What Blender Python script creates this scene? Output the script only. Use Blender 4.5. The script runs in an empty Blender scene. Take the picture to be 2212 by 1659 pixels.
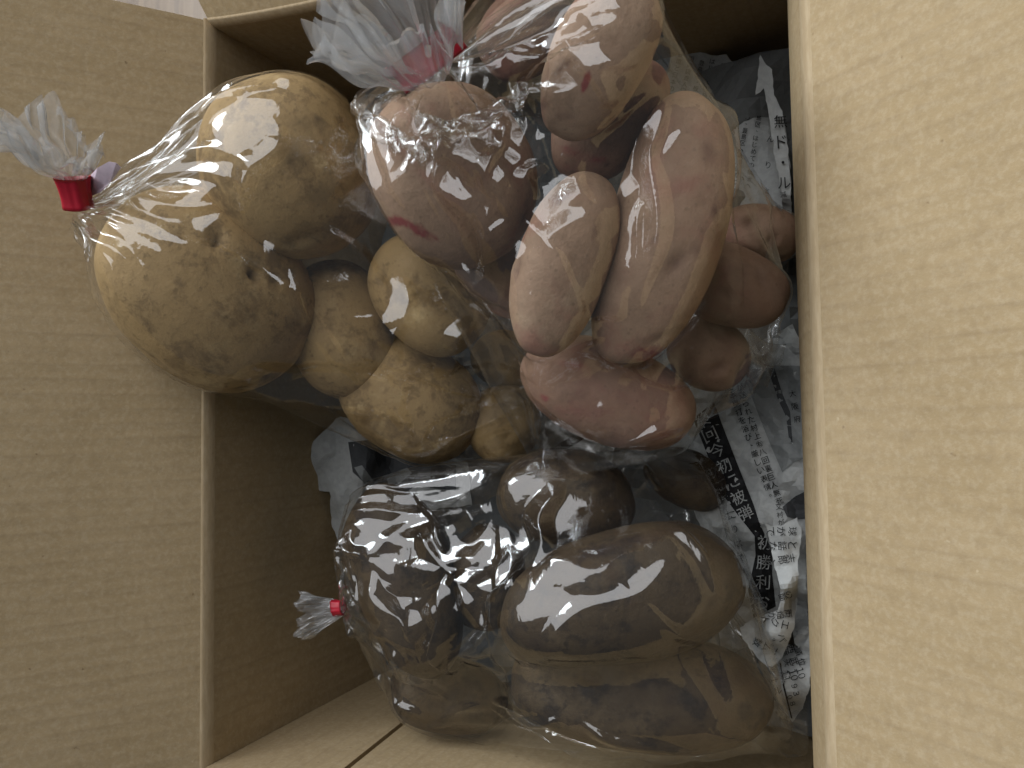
import bpy, bmesh, math, random
import numpy as np
from mathutils import Vector, Matrix
from mathutils.bvhtree import BVHTree

S = bpy.context.scene
C = S.collection

# ------------------------------------------------------------------ camera
RIM = 0.22                      # height of the carton's rim above the wooden floor
F, CX, CY = 1662.0, 1106.0, 829.5   # focal length and centre in units of a 2212 px wide picture
_D = np.array([759.0, 73.0, 1662.0]); _D /= np.linalg.norm(_D)      # straight down, in lens axes
_u = np.array([0.0, -1.0, 0.0]); _u -= _u.dot(_D) * _D; _u /= np.linalg.norm(_u)
_x = np.cross(_u, -_D)
_p = math.radians(2.0)
XR = _x * math.cos(_p) + _u * math.sin(_p)
YR = _u * math.cos(_p) - _x * math.sin(_p)
ZR = -_D
ROT = np.stack([XR, YR, ZR])            # lens axes (right, down, forward) -> world
CAM = np.array([0.1717, -0.0236, RIM + 0.31])
cam = bpy.data.cameras.new('camera'); cam_o = bpy.data.objects.new('camera', cam); C.objects.link(cam_o)
cam.sensor_width = 36.0; cam.lens = 36.0 * F / 2212.0
cam.clip_start = 0.01; cam.clip_end = 50
M = Matrix.Identity(4)
for i in range(3):
    M[i][0] = ROT[i][0]; M[i][1] = -ROT[i][1]; M[i][2] = -ROT[i][2]; M[i][3] = CAM[i]
cam_o.matrix_world = M
S.camera = cam_o

# ------------------------------------------------------------------ world, lamps, exposure
w = bpy.data.worlds.new('World'); S.world = w; w.use_nodes = True
bg = w.node_tree.nodes['Background']
bg.inputs['Color'].default_value = (0.80, 0.92, 1.0, 1); bg.inputs['Strength'].default_value = 0.07

def area(name, loc, target, sx, sy, power, color):
    l = bpy.data.lights.new(name, 'AREA'); l.shape = 'RECTANGLE'; l.size = sx; l.size_y = sy
    l.energy = power; l.color = color
    o = bpy.data.objects.new(name, l); C.objects.link(o)
    o.location = loc
    o.rotation_euler = (Vector(target) - Vector(loc)).to_track_quat('-Z', 'Y').to_euler()
    return o
area('window_light', (-1.05, 0.98, 1.10), (0, 0, 0.2), 0.50, 0.75, 14.0, (0.88, 0.95, 1.0))
area('ceiling_light', (-0.42, 0.95, 1.88), (0, 0, 0.2), 2.5, 2.3, 40.0, (0.97, 0.98, 1.0))

S.view_settings.view_transform = 'Standard'; S.view_settings.look = 'None'
S.view_settings.exposure = 0.30; S.view_settings.gamma = 1.0
S.cycles.use_denoising = True; S.cycles.use_adaptive_sampling = True; S.cycles.adaptive_threshold = 0.03
S.cycles.transparent_max_bounces = 48
S.cycles.max_bounces = 6; S.cycles.diffuse_bounces = 3; S.cycles.glossy_bounces = 2; S.cycles.use_fast_gi = False
S.cycles.caustics_reflective = False; S.cycles.caustics_refractive = False

# ------------------------------------------------------------------ helpers
def at(px, py, z):
    """world point on the ray through a point of the 2212 px picture, at height z"""
    d = ROT @ np.array([px - CX, py - CY, F])
    return CAM + d * ((z - CAM[2]) / d[2])

def tag(o, label=None, cat=None, group=None, kind=None):
    for k, v in (('label', label), ('category', cat), ('group', group), ('kind', kind)):
        if v: o[k] = v
    return o

def empty(name, loc):
    o = bpy.data.objects.new(name, None); C.objects.link(o); o.location = loc
    o.empty_display_size = 0.02
    return o

def mesh_obj(name, verts, faces, mat, parent=None, smooth=True):
    me = bpy.data.meshes.new(name)
    me.from_pydata([tuple(map(float, v)) for v in verts], [], [tuple(map(int, f)) for f in faces])
    if smooth: me.polygons.foreach_set('use_smooth', [True] * len(me.polygons))
    me.update()
    for m in (mat if isinstance(mat, (list, tuple)) else [mat]): me.materials.append(m)
    o = bpy.data.objects.new(name, me); C.objects.link(o)
    if parent is not None:
        o.parent = parent
        o.matrix_parent_inverse = Matrix.Translation(-Vector(parent.location))
    return o

def grid_faces(nr, nc, wrap=False):
    f = []
    for i in range(nr - 1):
        for j in range(nc if wrap else nc - 1):
            k = (j + 1) % nc
            f.append((i * nc + j, i * nc + k, (i + 1) * nc + k, (i + 1) * nc + j))
    return f

class NT:
    def __init__(self, name):
        self.m = bpy.data.materials.new(name); self.m.use_nodes = True
        self.t = self.m.node_tree; self.t.nodes.clear()
        self.out = self.n('ShaderNodeOutputMaterial')
    def n(self, kind, **kw):
        nd = self.t.nodes.new(kind)
        for k, v in kw.items():
            if k.startswith('i_'): nd.inputs[k[2:].replace('_', ' ')].default_value = v
            elif k[:2] == 'in' and k[2:].isdigit(): nd.inputs[int(k[2:])].default_value = v
            else: setattr(nd, k, v)
        return nd
    def l(self, a, b): self.t.links.new(a, b)
    def math(self, op, a, b=None, clamp=False):
        nd = self.n('ShaderNodeMath', operation=op); nd.use_clamp = clamp
        for i, q in enumerate((a, b)):
            if q is None: continue
            if isinstance(q, (int, float)): nd.inputs[i].default_value = q
            else: self.l(q, nd.inputs[i])
        return nd.outputs[0]
    def mix(self, fac, a, b, blend='MIX'):
        nd = self.n('ShaderNodeMix', data_type='RGBA', blend_type=blend)
        for s, q in ((0, fac), (6, a), (7, b)):
            if isinstance(q, (int, float)): nd.inputs[s].default_value = q
            elif isinstance(q, tuple): nd.inputs[s].default_value = q if len(q) == 4 else q + (1,)
            else: self.l(q, nd.inputs[s])
        return nd.outputs[2]
    def noise(self, vec, scale, detail=4, rough=.55, dist=0.0):
        nd = self.n('ShaderNodeTexNoise'); nd.inputs['Scale'].default_value = scale
        nd.inputs['Detail'].default_value = detail; nd.inputs['Roughness'].default_value = rough
        nd.inputs['Distortion'].default_value = dist
        if vec is not None: self.l(vec, nd.inputs['Vector'])
        return nd.outputs['Fac']
    def ramp(self, v, lo, hi, a=0.0, b=1.0):
        nd = self.n('ShaderNodeMapRange', interpolation_type='SMOOTHSTEP')
        self.l(v, nd.inputs[0])
        for i, q in zip((1, 2, 3, 4), (lo, hi, a, b)): nd.inputs[i].default_value = q
        return nd.outputs[0]
    def mapping(self, vec, scale=(1, 1, 1), loc=(0, 0, 0)):
        nd = self.n('ShaderNodeMapping'); nd.inputs['Scale'].default_value = scale
        nd.inputs['Location'].default_value = loc; self.l(vec, nd.inputs['Vector'])
        return nd.outputs[0]
    def bump(self, h, strength, dist, prev=None):
        nd = self.n('ShaderNodeBump'); nd.inputs['Strength'].default_value = strength
        nd.inputs['Distance'].default_value = dist; self.l(h, nd.inputs['Height'])
        if prev is not None: self.l(prev, nd.inputs['Normal'])
        return nd.outputs[0]
    def principled(self, color, rough, normal=None, spec=0.3):
        p = self.n('ShaderNodeBsdfPrincipled')
        for s, q in (('Base Color', color), ('Roughness', rough)):
            if isinstance(q, (int, float)): p.inputs[s].default_value = q
            elif isinstance(q, tuple): p.inputs[s].default_value = q if len(q) == 4 else q + (1,)
            else: self.l(q, p.inputs[s])
        p.inputs['Specular IOR Level'].default_value = spec
        if normal is not None: self.l(normal, p.inputs['Normal'])
        self.l(p.outputs[0], self.out.inputs[0])
        return p
    def coord(self, which='Object'):
        return self.n('ShaderNodeTexCoord').outputs[which]

# ------------------------------------------------------------------ materials
def cardboard(name, axis):
    """brown liner board; axis 0/1 = direction in which the flutes follow one another"""
    t = NT(name); v = t.coord()
    sep = t.n('ShaderNodeSeparateXYZ'); t.l(v, sep.inputs[0])
    a = sep.outputs[axis]
    wob = t.math('MULTIPLY', t.math('SUBTRACT', t.noise(v, 9, 2), .5), .0014)
    q = t.math('MULTIPLY', t.math('ADD', a, wob), 2 * math.pi / .0076)
    s = t.math('SINE', q)
    line = t.math('POWER', t.math('MULTIPLY', t.math('ADD', s, 1.0), .5), 7.0)
    st = (3, 160, 160) if axis == 1 else (160, 3, 160)
    sc = (14, 260, 14) if axis == 1 else (260, 14, 14)
    dash = t.ramp(t.noise(t.mapping(v, sc), 1.0, 3, .6), .34, .66)
    line = t.math('MULTIPLY', line, dash)
    fib = t.noise(v, 420, 3, .7); blot = t.noise(v, 26, 4, .6); fine = t.noise(v, 1300, 2, .6)
    col = t.mix(t.ramp(blot, .3, .7), (.385, .286, .160), (.42, .316, .184))
    col = t.mix(t.ramp(fib, .40, .70, 0, .45), col, (.50, .405, .275))
    mot = t.noise(t.mapping(v, (1, 1, 1), (5, 1, 8)), 210, 4, .65)
    col = t.mix(t.ramp(mot, .46, .70, 0, .42), col, (.325, .238, .135))
    col = t.mix(t.math('MULTIPLY', line, .17), col, (.20, .14, .08))
    specks = t.ramp(t.noise(v, 190, 2, .5), .74, .80)
    col = t.mix(t.math('MULTIPLY', specks, .55), col, (.16, .10, .055))
    pale = t.ramp(t.noise(t.mapping(v, (1, 1, 1), (3, 7, 1)), 230, 2, .5), .76, .82)
    col = t.mix(t.math('MULTIPLY', pale, .4), col, (.62, .52, .36))
    n1 = t.bump(s, .30, .00014)
    n2 = t.bump(blot, .35, .002, n1)
    n3 = t.bump(fine, .35, .00025, n2)
    t.principled(col, .82, n3, .12)
    return t.m
CARD_Y = cardboard('cardboard_flutes_across', 1)
CARD_X = cardboard('cardboard_flutes_along', 0)

def worn_cardboard():
    t = NT('worn_cardboard_fold'); v = t.coord()
    n = t.noise(t.mapping(v, (420, 90, 420)), 1.0, 5, .65)
    b = t.noise(v, 300, 3, .6)
    col = t.mix(t.ramp(n, .35, .7), (.42, .32, .195), (.49, .385, .25))
    col = t.mix(t.ramp(b, .62, .75, 0, .30), col, (.30, .215, .125))
    t.principled(col, .85, t.bump(n, .3, .0004), .1)
    return t.m
CARD_FOLD = worn_cardboard()

def plain(name, col, rough, spec=.3, bumps=0.0):
    t = NT(name); v = t.coord()
    n = t.noise(v, 300, 3)
    c = t.mix(t.ramp(n, .3, .7), tuple(x * .93 for x in col), tuple(min(1, x * 1.06) for x in col))
    t.principled(c, rough, t.bump(n, bumps, .0004) if bumps else None, spec)
    return t.m

def wood():
    t = NT('wooden_floor'); v = t.coord()
    g = t.noise(t.mapping(v, (40, 5, 1)), 1.0, 5, .6, 1.2)
    ws = t.math('SINE', t.math('MULTIPLY', t.noise(t.mapping(v, (9, 1.2, 1)), 1.0, 3), 60))
    col = t.mix(t.ramp(g, .3, .7), (.15, .098, .056), (.20, .138, .082))
    col = t.mix(t.ramp(ws, .2, 1, 0, .55), col, (.09, .056, .031))
    t.principled(col, .45, t.bump(g, .15, .001), .4)
    return t.m

def skin(name, base, pale, dark, red, red_amt, dirt_amt, bumpy):
    t = NT(name); v0 = t.coord()
    oi = t.n('ShaderNodeObjectInfo')
    mv = t.n('ShaderNodeVectorMath', operation='ADD'); t.l(v0, mv.inputs[0])
    sc = t.n('ShaderNodeVectorMath', operation='SCALE'); sc.inputs[0].default_value = (3.1, 5.7, 9.2)
    t.l(oi.outputs['Random'], sc.inputs['Scale']); t.l(sc.outputs[0], mv.inputs[1])
    v = mv.outputs[0]
    big = t.noise(v, 30, 6, .65, .15); mid = t.noise(v, 85, 6, .66, .1); fine = t.noise(v, 520, 4, .65)
    big2 = t.noise(t.mapping(v, (1, 1, 1), (4, 2, 9)), 42, 7, .68, .2)
    big3 = t.noise(t.mapping(v, (1, 1, 1), (1, 8, 3)), 30, 4, .6, .5)
    col = t.mix(t.ramp(mid, .3, .7), base, tuple(.86 * x for x in base))
    col = t.mix(t.ramp(big, .52, .72, 0, .75), col, pale)
    if red_amt: col = t.mix(t.ramp(big3, .50, .72, 0, red_amt), col, red)
    col = t.mix(t.ramp(big2, .50, .64, 0, dirt_amt), col, dark)
    grime = t.math('MULTIPLY', t.ramp(t.noise(v, 140, 6, .7), .5, .62), t.ramp(t.noise(t.mapping(v, (1, 1, 1), (6, 6, 2)), 24, 3), .42, .6))
    col = t.mix(t.math('MULTIPLY', grime, dirt_amt * .8), col, dark)
    spots = t.ramp(t.noise(v, 170, 3, .6), .64, .74, 0, .65 * max(.35, dirt_amt))
    col = t.mix(spots, col, tuple(.6 * x for x in dark))
    tiny = t.n('ShaderNodeTexVoronoi'); tiny.inputs['Scale'].default_value = 240; t.l(v, tiny.inputs['Vector'])
    col = t.mix(t.ramp(tiny.outputs['Distance'], .10, .22, .35, 0), col, tuple(.5 * x for x in base))
    at_ = t.n('ShaderNodeAttribute', attribute_name='eye')
    col = t.mix(t.math('MULTIPLY', at_.outputs['Fac'], .8), col, tuple(.35 * x for x in (red if red_amt else dark)))
    ap = t.n('ShaderNodeAttribute', attribute_name='pale'); ar = t.n('ShaderNodeAttribute', attribute_name='red')
    rag = t.math('MULTIPLY', t.ramp(mid, .34, .60, .25, 1.0), t.ramp(t.noise(v, 160, 5, .7), .38, .6, .35, 1.0))
    col = t.mix(t.ramp(t.math('MULTIPLY', ap.outputs['Fac'], rag), .10, .95, 0, .8), col, tuple(min(1, 1.25 * x) for x in pale))
    col = t.mix(t.ramp(t.math('MULTIPLY', ar.outputs['Fac'], t.math('POWER', rag, .4)), .10, .6), col, (.23, .055, .05))
    n1 = t.bump(mid, .35, .0025)
    n2 = t.bump(fine, bumpy, .0006, n1)
    t.principled(col, t.ramp(mid, .3, .7, .52, .74), n2, .25)
    return t.m
SKIN_TAN = skin('tan_potato_skin', (.42, .280, .125), (.58, .43, .22), (.14, .085, .038), (.3, .1, .08), 0, .60, .4)
SKIN_PINK = skin('pink_potato_skin', (.36, .235, .155), (.42, .30, .20), (.18, .115, .07), (.29, .12, .09), .60, .35, .35)
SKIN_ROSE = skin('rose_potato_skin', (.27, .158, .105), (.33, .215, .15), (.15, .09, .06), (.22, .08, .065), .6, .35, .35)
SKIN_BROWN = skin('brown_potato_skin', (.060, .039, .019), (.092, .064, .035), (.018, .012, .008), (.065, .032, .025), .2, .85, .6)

def film(name, milk, rough, tint=(.96, .96, .955), wr=1.0):
    t = NT(name); v = t.coord()
    # crinkled film: small sharp facets in the surface normal
    vo = t.n('ShaderNodeTexVoronoi', feature='DISTANCE_TO_EDGE'); vo.inputs['Scale'].default_value = 46
    dv = t.n('ShaderNodeVectorMath', operation='ADD'); t.l(v, dv.inputs[0])
    nz = t.n('ShaderNodeTexNoise'); nz.inputs['Scale'].default_value = 22; t.l(v, nz.inputs['Vector'])
    sc = t.n('ShaderNodeVectorMath', operation='SCALE'); sc.inputs['Scale'].default_value = .05
    t.l(nz.outputs['Color'], sc.inputs[0]); t.l(sc.outputs[0], dv.inputs[1]); t.l(dv.outputs[0], vo.inputs['Vector'])
    h = t.math('MINIMUM', vo.outputs['Distance'], .25)
    n0 = t.bump(h, .06 * wr, .003)
    n1 = t.bump(t.noise(v, 60, 3, .6, .7), .10 * wr, .003, n0)
    geo = t.n('ShaderNodeNewGeometry')
    dp = t.n('ShaderNodeVectorMath', operation='DOT_PRODUCT'); t.l(n1, dp.inputs[0]); t.l(geo.outputs['Incoming'], dp.inputs[1])
    c = t.math('SUBTRACT', 1.0, t.math('ABSOLUTE', dp.outputs['Value']), True)
    fac = t.math('ADD', t.math('MULTIPLY', t.math('POWER', c, 5.0), .9), .09, True)   # both faces of a thin film
    tr = t.n('ShaderNodeBsdfTransparent'); tr.inputs[0].default_value = tint + (1,)
    df = t.n('ShaderNodeBsdfDiffuse'); df.inputs[0].default_value = (.85, .86, .88, 1)
    tl = t.n('ShaderNodeBsdfTranslucent'); tl.inputs[0].default_value = (.85, .86, .88, 1)
    dd = t.n('ShaderNodeMixShader'); dd.inputs[0].default_value = .45
    t.l(df.outputs[0], dd.inputs[1]); t.l(tl.outputs[0], dd.inputs[2])
    m1 = t.n('ShaderNodeMixShader'); m1.inputs[0].default_value = milk
    t.l(tr.outputs[0], m1.inputs[1]); t.l(dd.outputs[0], m1.inputs[2])
    gl = t.n('ShaderNodeBsdfGlossy'); gl.inputs['Roughness'].default_value = rough; t.l(n1, gl.inputs['Normal'])
    gl.inputs['Color'].default_value = (1, 1, 1, 1)
    m2 = t.n('ShaderNodeMixShader'); t.l(fac, m2.inputs[0])
    t.l(m1.outputs[0], m2.inputs[1]); t.l(gl.outputs[0], m2.inputs[2])
    t.l(m2.outputs[0], t.out.inputs[0])
    return t.m
FILM = film('clear_film', .013, .07)
FILM_TAIL = film('gathered_film', .22, .12, wr=1.2)
RED = plain('red_tape', (.42, .012, .030), .35, .4)
TAGP = plain('pale_tag', (.72, .60, .70), .5)
PAPER = plain('newsprint', (.36, .37, .365), .85, .1, .25)
INK = plain('black_ink', (.012, .012, .013), .6, .2)
GREY_INK = plain('grey_halftone', (.20, .21, .21), .8, .1)
DARK_INK = plain('dark_halftone', (.055, .057, .06), .75, .1)

# ------------------------------------------------------------------ the floor
wooden = mesh_obj('wooden_floor', [(-3, -3, -.004), (3, -3, -.004), (3, 3, -.004), (-3, 3, -.004)], [(0, 1, 2, 3)], wood(), smooth=False)
tag(wooden, kind='structure')

# ------------------------------------------------------------------ the cardboard carton
HX, Y0, Y1 = 0.151, -0.2095, 0.2035
box = empty('cardboard_box', (0, 0, 0))
tag(box, 'open brown cardboard box, flaps folded out, holding three bags of potatoes', 'box')
TH = .0045

def sheet_profile(name, prof, ys, mat, parent, thick=TH, axis='y', ragged=0.0, seed=0, shape=None):
    """board whose inner face follows prof [(a, z)] and runs along ys; solid, thick to the outside (left of travel)"""
    rng = random.Random(seed)
    P = np.array(prof, float)
    T = np.gradient(P, axis=0); T /= np.linalg.norm(T, axis=1)[:, None]
    N = np.stack([-T[:, 1], T[:, 0]], 1)
    inner, outer = P, P + N * thick
    loop = np.concatenate([inner, outer[::-1]])
    verts = []; n = len(loop)
    for k, yv in enumerate(ys):
        for i, (a, z) in enumerate(loop):
            y = yv
            idx = i if i < len(P) else 2 * len(P) - 1 - i
            if shape: y, a2, z2 = shape(yv, idx / (len(P) - 1)); a, z = a + a2, z + z2
            if ragged and idx == len(P) - 1:
                r = rng.uniform(-ragged, ragged); a += r
            verts.append((a, y, z) if axis == 'y' else (y, a, z))
    faces = grid_faces(len(ys), n, True)
    faces.append(tuple(range(n))[::-1]); faces.append(tuple((len(ys) - 1) * n + i for i in range(n)))
    o = mesh_obj(name, verts, faces, mat, parent)
    bm = bmesh.new(); bm.from_mesh(o.data); bmesh.ops.recalc_face_normals(bm, faces=bm.faces)
    for e in bm.edges:
        if len(e.link_faces) == 2 and e.calc_face_angle(0) > .7: e.smooth = False
    bm.to_mesh(o.data); bm.free()
    return o

def arc_profile(x0, z0, side, turn, r, length, groove=.0006, steps=12, flap_n=10):
    """going up at (x0, z0), bending outwards (side -1 left / +1 right) by turn, then straight; returns bend, flap profiles"""
    bend = []
    for k in range(steps + 1):
        a = turn * k / steps
        d = -groove * math.exp(-((k / steps - .98) / .08) ** 2)
        bend.append((x0 + side * (r * (1 - math.cos(a))), z0 + r * math.sin(a) + d))
    dx, dz = side * math.sin(turn), math.cos(turn)
    x1, z1 = bend[-1]; z1 += groove
    flap = [bend[-1]] + [(x1 + dx * length * k / flap_n, z1 + dz * length * k / flap_n) for k in range(1, flap_n + 1)]
    return bend, flap
ysl = np.linspace(Y0, Y1, 60)
# left wall, fold and flap (the flap stands up 52 degrees)
TL = math.radians(38)
sag = lambda y, t: (y, .0012 * math.sin(y * 21 + 1) * t, 0)
sheet_profile('wall', [(-HX, z) for z in np.linspace(0, RIM - .006, 12)], ysl, CARD_Y, box)
bend, flap = arc_profile(-HX, RIM - .006, -1, TL, .0125, .15)
sheet_profile('fold', bend, ysl, CARD_FOLD, box)
sheet_profile('flap', flap, np.linspace(Y0 + .001, Y1 - .001, 60), CARD_Y, box, ragged=.0, shape=lambda y, t: (y, .002 * math.sin(y * 17 + 2) * t * t, 0))
# right wall leans out towards its rim, fold and flap (stands up 37 degrees); thickness to the right, so build mirrored
def mirror(o):
    for v in o.data.vertices: v.co.x *= -1
    o.data.flip_normals()
RX = .1545
mirror(sheet_profile('wall', [(-.1445, 0), (-.1437, .06), (-.1437, .10), (-.1450, .140), (-.1472, .172), (-.1503, .198), (-.1526, .209), (-RX, .2155)], ysl, CARD_Y, box))
bend, flap = arc_profile(-RX, .2155, -1, math.radians(53), .0105, .15)
b0 = [(-RX, .2155)] + bend[2:]
mirror(sheet_profile('fold', bend, ysl, CARD_FOLD, box))
mirror(sheet_profile('flap', flap, np.linspace(Y0 + .001, Y1 - .001, 60), CARD_Y, box, shape=lambda y, t: (y, .0025 * math.sin(y * 11) * t * t, 0)))
# back wall bows in a little at its rim; its flap hangs outwards
def back_shape(x, t): return (x, 0, 0)
xs = np.linspace(-HX + .0005, .1435, 50)
def bow(amp):
    def f(x, t):
        q = max(0.0, math.cos(x / .3 * math.pi * .9)) ** .7
        return (x, amp * q * t, 0)
    return f
o = sheet_profile('wall', [(-Y1, z) for z in np.linspace(0, RIM - .004, 12)], xs, CARD_X, box, axis='x', shape=bow(.014))
for v in o.data.vertices: v.co.y *= -1
o.data.flip_normals()
bend, flap = arc_profile(-Y1, RIM - .004, -1, math.radians(50), .008, .14)
for nm, pr, mt in (('fold', bend, CARD_FOLD), ('flap', flap, CARD_X)):
    o = sheet_profile(nm, pr, xs, mt, box, axis='x', shape=lambda x, t: bow(.014)(x, 1.0))
    for v in o.data.vertices: v.co.y *= -1
    o.data.flip_normals()
# front wall with its flap turned down inside it (its left edge leaves a dark slit)
sheet_profile('wall', [(Y0, z) for z in np.linspace(0, RIM, 10)], xs, CARD_X, box, axis='x')
def lean(x0, x1, l0, l1):
    def f(x, t):
        q = (x - x0) / (x1 - x0)
        return (x + (l0 * (1 - q) + l1 * q) * t, 0, 0)
    return f
XS = (-.0952, .0172)
for xa, xb, la, lb in ((-.1506, XS[0] - .0016, 0, XS[1]), (XS[0] + .0016, .1415, XS[1], 0)):
    sheet_profile('flap', [(Y0 + .0068, z) for z in np.linspace(.03, RIM + .003, 12)], np.linspace(xa, xb, 30), CARD_X, box, axis='x', thick=.0046, shape=lean(xa, xb, la, lb))
# carton bottom
mesh_obj('bottom', [(-HX, Y0, .001), (HX, Y0, .001), (HX, Y1, .001), (-HX, Y1, .001)], [(0, 1, 2, 3)], CARD_X, box, smooth=False)

# ------------------------------------------------------------------ potatoes
ICO = bmesh.new(); bmesh.ops.create_icosphere(ICO, subdivisions=5, radius=1.0)
ICO_V = np.array([v.co[:] for v in ICO.verts]); ICO_F = [tuple(v.index for v in f.verts) for f in ICO.faces]; ICO.free()

SOLIDS = {'A': [], 'B': [], 'C': []}
def potato(bag, name, px, py, z, a, b, ang, mat, label, cat='potato', depth=None, bend=0.0, taper=0.0, lump=None, eyes=6, seed=0, extra=None, group=None, marks=()):
    """a, b: half axes in picture units at its distance, ang: long axis direction in degrees (anticlockwise)"""
    if lump is None: lump = {'A': .042, 'B': .048, 'C': .062}[bag]
    rng = np.random.default_rng(seed * 17 + 5)
    ctr = at(px, py, z)
    dist = (ROT.T @ (ctr - CAM))[2]
    k = dist / F
    ray = ROT.T @ (ctr - CAM); ray /= np.linalg.norm(ray)
    th = math.radians(ang)
    e1 = np.array([math.cos(th), -math.sin(th), 0]); e1 -= e1.dot(ray) * ray; e1 /= np.linalg.norm(e1)
    e2 = np.cross(ray, e1)
    R = np.stack([ROT @ e1, ROT @ e2, ROT @ ray])      # rows: local axes in world
    A, B = a * k, b * k
    Dp = (depth * B) if depth else .92 * B
    v = ICO_V.copy()
    # fuller than an ellipsoid, lumpy, tapered, bent
    nrm = v / np.linalg.norm(v, axis=1)[:, None]
    p = 2.25
    v = nrm / (np.abs(nrm) ** p).sum(1)[:, None] ** (1 / p)
    waves = []
    for f, am in ((1.3, 1.0), (2.1, .7), (3.3, .42), (5.5, .18)):
        for _ in range(3):
            w3 = rng.normal(size=3); w3 *= f / np.linalg.norm(w3)
            waves.append((am * lump / 3, w3 * 2, rng.uniform(0, 6.28)))
    lumpf = lambda n: 1 + sum(am * np.sin(n @ w3 + ph) for am, w3, ph in waves)
    v *= lumpf(nrm)[:, None]
    s = np.array([A, B, Dp])
    P = v * s
    tx = P[:, 0] / A
    P[:, 1:] *= (1 - taper * tx)[:, None]
    P[:, 1] += bend * B * (tx ** 2 - .4)
    # eyes: shallow pits with a brow
    eye = np.zeros(len(P))
    if mat in (SKIN_PINK, SKIN_ROSE): eyes = min(eyes, 4)
    for q in range(eyes):
        dr = rng.normal(size=3)
        if q < eyes * .7: dr[2] = -abs(dr[2])
        dr /= np.linalg.norm(dr)
        i = int(np.argmax(nrm @ dr)); c0 = P[i]; n0 = nrm[i]
        dd = P - c0
        tdir = np.cross(n0, [0, 0, 1.]); tdir /= np.linalg.norm(tdir) + 1e-9
        al = dd @ tdir; r2 = (dd ** 2).sum(1) - al ** 2
        size = rng.uniform(.0016, .0034)
        g = np.exp(-(r2 / size ** 2) - (al / (size * 1.8)) ** 2)
        g2 = np.exp(-(((dd + np.cross(n0, tdir) * size * 1.4) ** 2).sum(1)) / (size * 1.3) ** 2)
        P -= nrm * (g * size * .55 - g2 * size * .22)[:, None]
        eye = np.maximum(eye, g ** 1.5 * rng.uniform(.3, .9))
    if extra: P, eye = extra(P, nrm, eye, s)
    pale = np.zeros(len(P)); red = np.zeros(len(P))
    vw = ((P @ R + ctr) - CAM) @ ROT
    pxs = np.stack([CX + F * vw[:, 0] / vw[:, 2], CY + F * vw[:, 1] / vw[:, 2]], 1)
    for mx, my, rx, ry, ag, kind, st in marks:      # blemishes that single this potato out, plus painted shade on one
        t_ = math.radians(ag); dx, dy = pxs[:, 0] - mx, pxs[:, 1] - my
        e = ((dx * math.cos(t_) - dy * math.sin(t_)) / rx) ** 2 + ((dx * math.sin(t_) + dy * math.cos(t_)) / ry) ** 2
        g = np.exp(-e ** 1.5) * (nrm[:, 2] < .15)
        if kind == 'pit':
            P -= nrm * (g * st * .006)[:, None]; eye = np.maximum(eye, g ** 1.2)
        elif kind == 'dark': eye = np.maximum(eye, g * st)
        elif kind == 'pale': pale = np.maximum(pale, g * st)
        else: red = np.maximum(red, g * st)
    o = mesh_obj(name, P, ICO_F, mat)
    mm = Matrix.Identity(4)
    for r in range(3):
        for c in range(3): mm[r][c] = R[c][r]
        mm[r][3] = ctr[r]
    o.matrix_world = mm
    for an, av in (('eye', eye), ('pale', pale), ('red', red)):
        at_ = o.data.attributes.new(an, 'FLOAT', 'POINT'); at_.data.foreach_set('value', av.astype(np.float32))
    tag(o, label, cat, group)
    W = (P @ R) + ctr
    SOLIDS[bag].append((W, ctr, R, s, bend, taper, B, lumpf))
    return o

GA, GB, GC = 'tan potatoes in the tape-tied bag by the left flap', 'pink-skinned potatoes in the top bag', 'brown earthy potatoes in the bottom bag'
# bag by the left flap: round tan potatoes
potato('A', 'potato', 455, 628, .245, 232, 192, -42, SKIN_TAN, 'biggest tan potato, on the left box rim beside the red-taped neck', seed=1, marks=[(467, 515, 14, 17, 0, 'pit', 1.1), (550, 588, 13, 20, 20, 'pit', 1.0), (592, 603, 10, 12, 0, 'pit', .7), (560, 560, 60, 25, 30, 'dark', .25), (340, 490, 90, 40, 20, 'pale', .5), (500, 690, 70, 35, 0, 'pale', .45)], group=GA, depth=.85)
potato('A', 'potato', 628, 365, .236, 195, 182, -75, SKIN_TAN, 'large round tan potato with a pale scraped patch, topmost in the left bag', seed=2, marks=[(700, 350, 40, 22, 10, 'pale', .9), (625, 330, 28, 40, 60, 'dark', .5), (690, 262, 14, 12, 0, 'dark', .8), (650, 265, 30, 12, 0, 'dark', .4), (470, 300, 22, 8, 60, 'dark', .7), (690, 420, 35, 28, 0, 'dark', .45), (560, 370, 50, 14, 40, 'pale', .5)], group=GA, depth=.9)
potato('A', 'potato', 738, 712, .190, 150, 118, -75, SKIN_TAN, 'medium tan potato in shade, just right of the biggest tan potato', seed=3, group=GA)
potato('A', 'potato', 930, 640, .192, 140, 112, -50, SKIN_TAN, 'smooth tan potato showing below the stout pink potato', seed=4, group=GA, eyes=4)
potato('A', 'potato', 890, 862, .163, 160, 128, -30, SKIN_TAN, 'tan potato with dark soil, lowest in the left bag under a V-shaped crease', seed=5, marks=[(770, 880, 30, 24, 20, 'pale', .7), (930, 965, 50, 10, 10, 'pale', .9), (800, 940, 60, 30, 0, 'dark', .4)], group=GA)
potato('A', 'potato', 1088, 915, .136, 84, 80, 20, SKIN_TAN, 'small dark tan potato at the lower right corner of the left bag', seed=6, marks=[(1070, 890, 60, 50, 20, 'dark', .55), (1110, 950, 40, 30, 0, 'dark', .5)], group=GA)  # broad dark marks paint shade onto this potato's skin
potato('A', 'potato', 1090, 775, .125, 72, 62, 0, SKIN_TAN, 'tan potato mostly hidden in shadow between left and top bags', seed=7, group=GA, eyes=4)
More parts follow.
